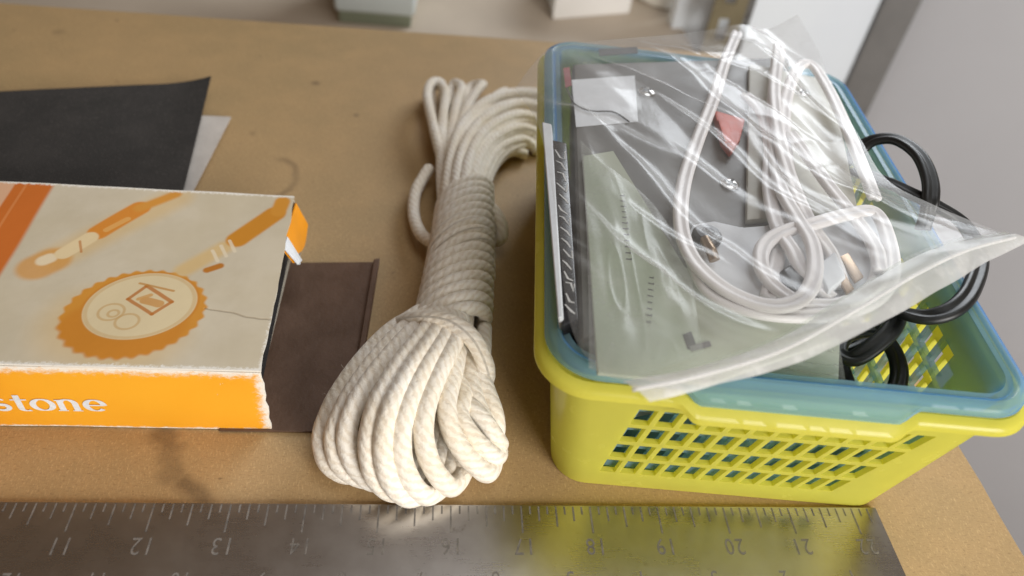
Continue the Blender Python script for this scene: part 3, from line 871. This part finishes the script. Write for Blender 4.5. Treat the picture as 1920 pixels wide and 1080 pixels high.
    for side in range(4):
        e = (b if side in (1, 3) else a) - CR
        ns = 60
        for k in range(ns):
            s = -e + 2 * e * k / ns
            p, nrm = {0: ((s, -b), (0, -1)), 1: ((a, s), (1, 0)), 2: ((-s, b), (0, 1)), 3: ((-a, -s), (-1, 0))}[side]
            grip = smooth((.0375 - abs(s - .0008)) / .007) if side in (0, 2) else 0
            per.append((p, nrm, grip))
        cx, cy = {0: (a - CR, -b + CR), 1: (a - CR, b - CR), 2: (-a + CR, b - CR), 3: (-a + CR, -b + CR)}[side]
        for k in range(12):
            ang = R(-90 + side * 90 + 90 * k / 12); per.append(((cx + CR * math.cos(ang), cy + CR * math.sin(ang)), (math.cos(ang), math.sin(ang)), 0))
    V, F = [], []; np_ = len(prof(1, 1))
    for (p, nr, g) in per:
        for o_, dz in prof(FL + .0030 * g, .0036 * g): V.append(bl(p[0] + nr[0] * o_, p[1] + nr[1] * o_, ztop + dz))
    n_ = len(per)
    for i in range(n_):
        i2 = (i + 1) % n_
        for j in range(np_):
            j2 = (j + 1) % np_; F.append((i * np_ + j, i2 * np_ + j, i2 * np_ + j2, i * np_ + j2))
    rm = obj('rim', V, F, m, root, True, sharp=45)
    bm = bmesh.new(); bm.from_mesh(rm.data); bmesh.ops.recalc_face_normals(bm, faces=bm.faces); bm.to_mesh(rm.data); bm.free()
    return root
basket('yellow_basket', 'yellow plastic lattice basket, the outer of the two nested baskets', M['yellow'], 0, .0003, BHT, 0, 0)
basket('blue_basket', 'translucent blue plastic basket nested inside the yellow one', M['blue'], .0026, .0032, BHT + .0058, .001, .0)

# ------------------------------------------------------------------ things lying in the basket
RIM = BHT + .006
# grey metal case, filling the far left of the basket
def poly_px(L_, z): return [xy(px, py, z) for px, py in L_]
CZ = .080
case = thing('metal_case', 'flat grey metal case with screws inside the clear bag', 'case', (.055, .14, .012))
prism('case_body', poly_px([(1086, 640), (1440, 585), (1482, 105), (1072, 118)], CZ), .034, CZ, M['case'], case, .003, 3, shift=.006)
def screw(px, py, z, r, parent, ang):
    p = at(px, py, z)
    prof = [(r, z + .0001), (r, z + .0006), (r * .85, z + .0011), (r * .5, z + .0014), (r * .1, z + .0015)]
    s_ = lathe('screw', p, prof, M['screw'], parent, 20)
    c_, q_ = math.cos(ang), math.sin(ang); w_, l_ = r * .16, r * .7
    V, F = [], []
    for (cx, sx) in ((c_, q_), (-q_, c_)):
        b0 = len(V)
        for a_, b__ in ((-l_, -w_), (l_, -w_), (l_, w_), (-l_, w_)): V.append((p.x + a_ * cx - b__ * sx, p.y + a_ * sx + b__ * cx, z + .00155))
        F.append((b0, b0 + 1, b0 + 2, b0 + 3))
    for i in range(4, 8): V[i] = (V[i][0], V[i][1], V[i][2] + .00003)
    o = obj('slot', V, F, M['slot'], s_)
    return s_
screw(1212, 174, CZ, .0040, case, .4); screw(1368, 347, CZ, .0038, case, .9)
lb = poly_px([(1072, 150), (1190, 142), (1196, 228), (1080, 238)], CZ + .0002)
prism('paper_label', lb, CZ + .00008, CZ + .0003, M['paper'], case)
rs = poly_px([(1056, 128), (1068, 126), (1072, 160), (1060, 164)], CZ + .0002)
prism('red_sticker', rs, CZ + .00008, CZ + .0003, plain('dark_red_print', L(140, 40, 44), .5), case)
V, F, UV = sweep(catmull([at(*q) for q in ((1062, 165, CZ + .0009), (1078, 195, CZ + .0010), (1110, 208, CZ + .0012), (1150, 210, CZ + .0012), (1180, 228, CZ + .0009))], .001), circ(.00035, 8))
obj('thin_wire', V, F, M['ink'], case, True)
dk = poly_px([(1122, 92), (1195, 88), (1196, 100), (1124, 105)], CZ + .0002)
prism('dark_slot', dk, CZ + .00008, CZ + .0003, M['ink'], case)
# pale plate on the right half
plate = thing('pale_plate', 'pale grey switch plate under the white cord in the bag', 'plate', (.11, .17, CZ))
pz = CZ + .0032
prism('plate_body', poly_px([(1400, 412), (1610, 392), (1560, 150), (1405, 118)], pz), CZ + .0003, pz, M['plate'], plate, .0012, 2)
screw(1506, 176, pz, .0034, plate, .2)
# red clip
rp = thing('red_clip', 'small red plastic clip beside the white cord in the bag', 'clip', (*xy(1366, 240, CZ), CZ))
prism('clip_body', poly_px([(1338, 205), (1362, 212), (1398, 222), (1388, 262), (1372, 284), (1354, 262)], CZ + .004), CZ + .0003, CZ + .004, M['red'], rp, .0012, 2)
prism('clip_tab', poly_px([(1346, 222), (1368, 228), (1374, 262), (1360, 264)], CZ + .006), CZ + .0041, CZ + .0058, M['red'], rp, .0007, 2)
# foam pad, rubber grommet
fz = CZ + .0045
fp = [(1284, 448), (1300, 418), (1338, 412), (1392, 424), (1440, 420), (1520, 404), (1640, 396), (1668, 450), (1664, 540), (1600, 585), (1470, 590), (1370, 545), (1300, 482)]
tag(prism('foam_pad', poly_px(fp, fz), CZ + .0004, fz, M['foam'], None, .0016, 3, loc=(*xy(1400, 460, CZ), CZ)), 'white foam pad under the loops of white cord', 'foam pad')
gp = at(1322, 452, fz)
gr = thing('rubber_grommet', 'black rubber grommet with brass pin inside the big cord loop', 'grommet', (gp.x, gp.y, fz))
lathe('grommet_ring', gp, [(.0046, fz + .0001), (.0052, fz + .001), (.0052, fz + .003), (.0042, fz + .0042), (.0024, fz + .0043), (.0022, fz + .003)], M['rubber'], gr, 28)
V, F, UV = sweep(catmull([at(1322, 450, fz + .0032), at(1333, 470, fz + .0042), at(1340, 488, fz + .0030)], .0008), circ(.0019, 14)); obj('pin', V, F, M['brass'], gr, True, sharp=40)
# dark plug body and its prongs under the second coil
pl = thing('cord_plug', 'dark plug with brass prongs inside the coiled white cord', 'plug', (*xy(1500, 520, CZ), CZ))
prism('plug_body', poly_px([(1462, 505), (1490, 488), (1530, 535), (1500, 560)], fz + .004), fz + .0003, fz + .004, M['rubber'], pl, .0018, 3)
prism('prong', poly_px([(1576, 478), (1592, 470), (1622, 516), (1606, 526)], fz + .004), fz + .002, fz + .0034, M['brass'], pl, .0005, 2)
prism('prong', poly_px([(1560, 500), (1574, 492), (1604, 540), (1590, 548)], fz + .004), fz + .0022, fz + .0036, M['brass'], pl, .0005, 2)
prism('plug_face', poly_px([(1528, 500), (1566, 470), (1588, 520), (1552, 552)], fz + .004), fz + .0003, fz + .0045, M['foam'], pl, .0015, 3)
# pale green card under the near half of the bag, with a column of small black marks
gz = CZ + .0016
gc = thing('green_card', 'pale green printed card showing through the near corner of the bag', 'card', (*xy(1240, 620, gz), CZ))
prism('card_sheet', poly_px([(1092, 292), (1150, 282), (1285, 500), (1500, 590), (1560, 640), (1330, 720), (1120, 700)], gz), gz - .0012, gz, M['green_card'], gc, .0003, 1)
random.seed(3)
def marks(n_, p0, p1, w_, h_, z, parent, name, slant=0):
    a, b_ = Vector(at(*p0, z)), Vector(at(*p1, z)); t = (b_ - a).normalized(); nr = Vector((-t.y, t.x, 0))
    V, F = [], []
    for k in range(n_):
        c_ = a + (b_ - a) * ((k + .5) / n_); hh = h_ * random.uniform(.7, 1.15); b0 = len(V)
        s_ = slant * hh
        for (u, v) in ((-w_, -hh), (w_, -hh), (w_ + s_, hh), (-w_ + s_, hh)):
            q = c_ + t * (u * .5) + nr * (v * .5); V.append((q.x, q.y, z))
        F.append((b0, b0 + 1, b0 + 2, b0 + 3))
        if random.random() < .6:
            b0 = len(V)
            for (u, v) in ((-w_ * 2.2, hh * .55), (w_ * 1.2, hh * .55), (w_ * 1.2, hh * .95), (-w_ * 2.2, hh * .95)):
                q = c_ + t * (u * .5) + nr * (v * .5); V.append((q.x, q.y, z + .00002))
            F.append((b0, b0 + 1, b0 + 2, b0 + 3))
    return obj(name, V, F, M['ink'], parent)
marks(12, (1166, 362), (1180, 492), .0007, .0020, gz + .00012, gc, 'printed_marks')
marks(8, (1222, 515), (1216, 610), .0006, .0018, gz + .00012, gc, 'printed_marks')
prism('printed_square', poly_px([(1280, 628), (1296, 622), (1306, 650), (1290, 656)], gz), gz + .0001, gz + .00016, M['ink'], gc)
prism('printed_square', poly_px([(1292, 650), (1330, 640), (1334, 650), (1296, 660)], gz), gz + .0002, gz + .00026, M['strip'], gc)
# black packet with white lettering and a white card, standing between case and basket wall
bz = .0815
bk = thing('black_packet', 'thin black packet with white script standing at the left wall of the basket', 'packet', (*xy(1060, 430, bz), .012))
prism('packet_body', poly_px([(1054, 612), (1084, 598), (1062, 268), (1036, 262)], bz), .046, bz, M['black_print'], bk, .0006, 2, shift=.0085)
random.seed(11)
def script_marks():
    V, F = [], []
    for k in range(15):
        t = k / 14; cx = 1050 + 20 * t; cy = 290 + 290 * t
        pts = [at(cx - 9 + random.uniform(-2, 2), cy - 9, bz), at(cx + random.uniform(-5, 5), cy + random.uniform(-7, 7), bz), at(cx + 9 + random.uniform(-2, 2), cy + 9, bz)]
        if k % 3 == 0: pts.append(at(cx + 10, cy - 6, bz))
        v, f = stroke([(p.x, p.y) for p in pts], [.0004, .0008, .0005, .0004][:len(pts)])
        b0 = len(V); V += [(q.x, q.y, bz + .00012 + k * 1e-6) for q in v]; F += [[b0 + i for i in g] for g in f]
    return V, F
V, F = script_marks(); obj('white_lettering', V, F, M['white_ink'], bk)
tag(prism('white_card', poly_px([(1046, 596), (1056, 594), (1034, 232), (1016, 228)], .083), .050, .083, M['paper'], None, .0004, 1, loc=(*xy(1035, 420, .083), .050), shift=.0085), 'white card edge standing beside the black packet', 'card')
def keep_in(p, z, gap=.006):      # keep a point inside the blue basket's walls at height z
    dx, dy = p[0] - BC.x, p[1] - BC.y; c_, s_ = math.cos(BYAW), math.sin(BYAW)
    u, v = dx * c_ + dy * s_, -dx * s_ + dy * c_
    k = (BHT - z) / BHT * (BT - FL) + FL + .0026 + gap
    u = max(-(BA - k), min(BA - k, u)); v = max(-(BB - k), min(BB - k, v))
    return bl(u, v, z)
# second, smaller clear bag low in the near side of the basket
def coons(c0, c1, d0, d1, n, zfn):
    """c0: far side, c1: near side, d0: left, d1: right (dense polylines)"""
    def samp(c, t):
        x = t * (len(c) - 1); i = min(int(x), len(c) - 2); return c[i].lerp(c[i + 1], x - i)
    V = []
    for i in range(n + 1):
        for j in range(n + 1):
            u, v = i / n, j / n
            p = samp(c0, u) * (1 - v) + samp(c1, u) * v + samp(d0, v) * (1 - u) + samp(d1, v) * u \
                - (c0[0] * (1 - u) * (1 - v) + c0[-1] * u * (1 - v) + c1[0] * (1 - u) * v + c1[-1] * u * v)
            e = min(1, 6 * min(u, 1 - u, v, 1 - v))
            V.append(p + Vector((0, 0, zfn(u, v, e))))
    F = [(i * (n + 1) + j, (i + 1) * (n + 1) + j, (i + 1) * (n + 1) + j + 1, i * (n + 1) + j + 1) for i in range(n) for j in range(n)]
    return V, F
def ridge(x): return (1 - abs(x)) ** 4
def crease(u, v, ang, freq, seed):
    c_, s_ = math.cos(ang), math.sin(ang)
    a, b_ = u * c_ + v * s_, -u * s_ + v * c_
    w_ = b_ * freq + 1.5 * noise.noise(Vector((a * 1.6, b_ * 3, seed)))
    amp = .5 + .5 * noise.noise(Vector((a * 2.5, b_ * freq * .6, seed + 9)))
    return ridge(((w_ % 1.0) * 2 - 1)) * max(0, amp)
def cl(L_, stepn=.002): return catmull([at(*q) for q in L_], stepn)
sbz = .052
f0 = cl([(1150, 640, .072), (1300, 625, .073), (1450, 605, .073), (1560, 590, .072)])
f1 = cl([(1130, 728, .070), (1300, 748, .070), (1450, 762, .070), (1592, 762, .068)])
g0_ = cl([(1150, 640, .072), (1138, 690, .071), (1130, 728, .070)]); g1_ = cl([(1560, 590, .072), (1580, 680, .070), (1592, 762, .068)])
V, F = coons(f0, f1, g0_, g1_, 70, lambda u, v, e: e * (.003 * crease(u, v, .5, 6, 3) + .0035 * crease(u, v, 1.2, 4, 5) + .002 * noise.noise(Vector((u * 5, v * 5, 2)))))
V = [keep_in(q, q[2], .0045) for q in V]
small = thing('small_bag', 'small clear bag of pale papers below the zip strip in the basket', 'plastic bag', (*xy(1400, 700, .04), .03))
obj('bag_film', V, F, M['film_pale'], small, True)
prism('folded_paper', [keep_in(q, .045, .008)[:2] for q in poly_px([(1150, 665), (1440, 625), (1575, 635), (1592, 765), (1290, 755), (1140, 725)], .066)], .058, .0665, plain('pale_paper', L(224, 230, 216), .7, 40, .06), small, .0015, 2)

# ------------------------------------------------------------------ cords
wc = thing('lamp_cable', 'long white two-core lamp cord coiled inside the clear bag', 'cord', (*xy(1450, 400, CZ), CZ))
tw = twin(.00140)
def cord(parent, m, pts, prof, name='cord_run'):
    V, F, UV = sweep(catmull([at(*q) for q in pts], .0007), prof, flat=True); return obj(name, V, F, m, parent, True, UV)
z1 = CZ + .0085
runs = [
 [(1382, 62, z1), (1358, 120, z1), (1338, 185, z1), (1306, 268, z1), (1282, 345, z1), (1277, 420, z1), (1297, 482, z1), (1345, 532, z1), (1405, 564, z1), (1462, 574, z1 + .001), (1508, 555, z1 + .002), (1528, 510, z1 + .003), (1522, 455, z1 + .003), (1494, 408, z1 + .002), (1464, 350, z1 + .001), (1452, 270, z1), (1450, 180, z1), (1462, 95, z1)],
 [(1440, 560, z1 - .003), (1470, 420, z1 - .003), (1478, 330, z1 - .002), (1470, 250, z1), (1476, 180, z1 + .001), (1496, 128, z1 + .001), (1522, 122, z1 + .001), (1552, 165, z1), (1584, 232, z1), (1612, 300, z1), (1640, 372, z1 - .001)],
 [(1482, 250, z1 + .002), (1512, 290, z1 + .002), (1552, 345, z1 + .002), (1598, 402, z1 + .001), (1640, 462, z1), (1652, 510, z1)],
 [(1300, 490, z1 - .003), (1330, 545, z1 - .003), (1400, 580, z1 - .002), (1480, 592, z1 - .002), (1570, 588, z1), (1640, 562, z1), (1672, 515, z1), (1666, 450, z1), (1640, 398, z1 + .001), (1590, 402, z1 + .002), (1530, 418, z1 + .002), (1466, 436, z1 + .001), (1432, 462, z1), (1428, 500, z1), (1452, 536, z1 - .001), (1500, 566, z1 - .001), (1570, 572, z1 - .002), (1630, 545, z1 - .003), (1648, 500, z1 - .003), (1630, 440, z1 - .003)],
 [(1398, 178, z1 - .002), (1430, 215, z1 - .002), (1444, 275, z1 - .002), (1442, 350, z1 - .002), (1456, 420, z1 - .001), (1486, 470, z1 + .001), (1512, 520, z1 - .001), (1560, 560, z1 - .002)],
 [(1460, 85, z1 + .002), (1452, 170, z1 + .003), (1462, 262, z1 + .003), (1486, 345, z1 + .002), (1520, 420, z1 - .001), (1560, 480, z1 - .002), (1580, 540, z1 - .002)],
]
for r_ in runs: cord(wc, M['white_cord'], r_, tw)
bkc = thing('power_cable', 'black two-core cable looping out over the basket rim and down inside', 'cord', (*xy(1660, 650, .02), .006))
tb_ = twin(.0017)
bruns = [
 [(1560, 330, .070), (1600, 290, .082), (1636, 264, .089), (1680, 262, .093), (1722, 290, .094), (1743, 335, .092), (1744, 380, .088), (1730, 430, .078)],
 [(1600, 320, .078), (1668, 344, .0835), (1706, 362, .086), (1752, 384, .086), (1806, 420, .082), (1836, 480, .080), (1822, 540, .080), (1790, 578, .079), (1744, 594, .076), (1696, 588, .072), (1640, 570, .062)],
 [(1690, 560, .066), (1676, 610, .067), (1640, 648, .064), (1600, 672, .060), (1572, 660, .058), (1586, 628, .056), (1640, 620, .055), (1674, 655, .052), (1686, 700, .048), (1672, 742, .044), (1630, 760, .040)],
 [(1556, 600, .052), (1572, 670, .050), (1590, 725, .048), (1620, 762, .046), (1650, 775, .04)],
 [(1560, 660, .046), (1610, 640, .046), (1660, 600, .046), (1720, 540, .05)],
]
for r_ in bruns: cord(bkc, M['black_cord'], r_, tb_, 'cable_run')

# ------------------------------------------------------------------ big clear zip bag lying over it all
bag = thing('zip_bag', 'large clear zip bag crumpled over the top of the basket', 'plastic bag', (*xy(1400, 400, CZ), CZ))
top_ = [(966, 166, .0865), (1000, 120, .088), (1040, 88, .089), (1130, 76, .090), (1290, 62, .093), (1388, 46, .099), (1440, 54, .098), (1495, 27, .106)]
right_ = [(1495, 27, .106), (1534, 95, .101), (1562, 165, .098), (1618, 268, .0955), (1665, 338, .094), (1755, 386, .094), (1885, 440, .099)]
zipu = [(1165, 716, .090), (1300, 690, .092), (1450, 640, .095), (1580, 562, .098), (1690, 494, .100), (1790, 454, .101), (1885, 440, .099)]
left_ = [(966, 166, .0865), (1010, 240, .086), (1042, 400, .0865), (1064, 585, .087), (1104, 676, .088), (1165, 716, .090)]
FOLDS = []      # long straight creases that run from the far left corner towards the near right
random.seed(21)
for k in range(36):
    FOLDS.append((random.uniform(-.35, 1.0), random.uniform(.0, .9), R(random.gauss(60, 12)), random.uniform(.18, .6), random.uniform(.010, .05), random.uniform(.0008, .0036) * random.choice((1, 1, -.5))))
def bagz(u, v, e):
    z = .004 * e
    wob = .02 * noise.noise(Vector((u * 3, v * 3, 31)))
    for (fu, fv, an, ln, wd, am) in FOLDS:
        c_, s_ = math.cos(an), math.sin(an)
        a = (u - fu) * c_ + (v - fv) * s_; b_ = -(u - fu) * s_ + (v - fv) * c_ + wob
        k = abs(a) / ln
        if k < 1 and abs(b_) < wd * 3:
            t = abs(b_) / (wd * (.35 + .65 * (1 - k)))
            z += e * am * (1 - k * k) * math.exp(-t * t * .9)
    z += e * (.0022 * noise.noise(Vector((u * 4, v * 4, 6))) + .0007 * crease(u, v, R(40), 4, 4))
    # sharper rumpling at the right where the cord bunches
    z += e * max(0, u - .55) * .005 * crease(u, v, R(-20), 6, 12) + e * max(0, u - .6) * .004 * crease(u, v, R(65), 5, 15)
    return z
V, F = coons(cl(top_), cl(zipu), cl(left_), cl(right_), 200, bagz)
film = obj('film', V, F, M['film'], bag, True)
# zip strip: two stiff white bands with the closing rib
zl = [(1218, 754, .089), (1330, 726, .091), (1490, 682, .094), (1640, 612, .097), (1760, 545, .099), (1850, 492, .100), (1932, 452, .099)]
def band(name, ca, cb, m, parent, n=90, nv=10, zb=.0012):
    V, F = [], []
    def samp(c, t):
        x = t * (len(c) - 1); i = min(int(x), len(c) - 2); return c[i].lerp(c[i + 1], x - i)
    for i in range(n + 1):
        for j in range(nv + 1):
            p = samp(ca, i / n).lerp(samp(cb, i / n), j / nv); p.z += zb * math.sin(math.pi * j / nv) + .0006 * noise.noise(Vector((i * .13, j * .3, 3)))
            V.append(p)
    for i in range(n):
        for j in range(nv): a = i * (nv + 1) + j; F.append((a, a + nv + 1, a + nv + 2, a + 1))
    return obj(name, V, F, m, parent, True)
ca, cb = cl(zipu), cl(zl)
zs_ = band('zip_strip', ca, cb, M['zip'], bag)
mid1 = [(p[0] * .6 + q[0] * .4, p[1] * .6 + q[1] * .4, p[2] + .0022) for p, q in zip(zipu, zl)]
V, F, UV = sweep(cl(mid1, .0015), circ(.0006, 8)); obj('zip_rib', V, F, M['zip'], zs_, True)
# back layer of the bag under the strip
zl2 = [(q[0] + 2, q[1] - 4, q[2] - .0022) for q in zl]; zu2 = [(q[0], q[1] - 6, q[2] - .002) for q in zipu]
band('back_film', cl(zu2), cl(zl2), M['film_pale'], bag, 60, 6, -.0006)

# folded-over part of the film along the left, and a loose inner layer
lf0 = [(1088, 262, .0835), (1140, 310, .0850), (1215, 372, .0855), (1290, 470, .0860)]
lf1 = [(1104, 690, .0840), (1165, 712, .0845), (1240, 690, .085), (1320, 660, .0855)]
lfl = [(1088, 262, .0835), (1098, 400, .0840), (1104, 590, .0840), (1104, 690, .0840)]
lfr = [(1290, 470, .0860), (1300, 540, .0860), (1310, 610, .0860), (1320, 660, .0855)]
V, F = coons(cl(lf0), cl(lf1), cl(lfl), cl(lfr), 90, lambda u, v, e: e * (.0008 * crease(u, v, R(80), 2.0, 40) + .0016 * noise.noise(Vector((u * 4, v * 4, 47)))))
obj('folded_film', V, F, M['film_pale'], bag, True)

# stray cotton fibres standing off the rope
random.seed(5)
fv, ff = [], []
o0 = org(hank)
for part in [c for c in hank.children if c.type == 'MESH' and not c.name.startswith('core')]:
    me = part.data; nv = len(me.vertices); nrm = me.vertex_normals
    for _ in range(int(nv * .006)):
        i = random.randrange(nv); p = me.vertices[i].co + o0; n_ = Vector(nrm[i].vector)
        d = (n_ * random.uniform(.25, .9) + Vector((random.uniform(-1, 1), random.uniform(-1, 1), random.uniform(-.6, .9)))).normalized()
        if d.dot(n_) < .1: d = (d + n_ * .6).normalized()
        ln = random.uniform(.0007, .0024); s_ = d.cross(n_ + Vector((.01, .02, .03))).normalized() * .000035
        q = p + d * ln * .6; e_ = p + d * ln + Vector((random.uniform(-1, 1), random.uniform(-1, 1), random.uniform(-1, .2))) * ln * .35
        b0 = len(fv); fv += [p - s_, p + s_, q + s_ * .8, q - s_ * .8, e_]
        ff += [(b0, b0 + 1, b0 + 2, b0 + 3), (b0 + 3, b0 + 2, b0 + 4)]
tag(obj('loose_fibres', fv, ff, plain('cotton_fibre', L(246, 240, 226), .9), hank), kind='stuff')
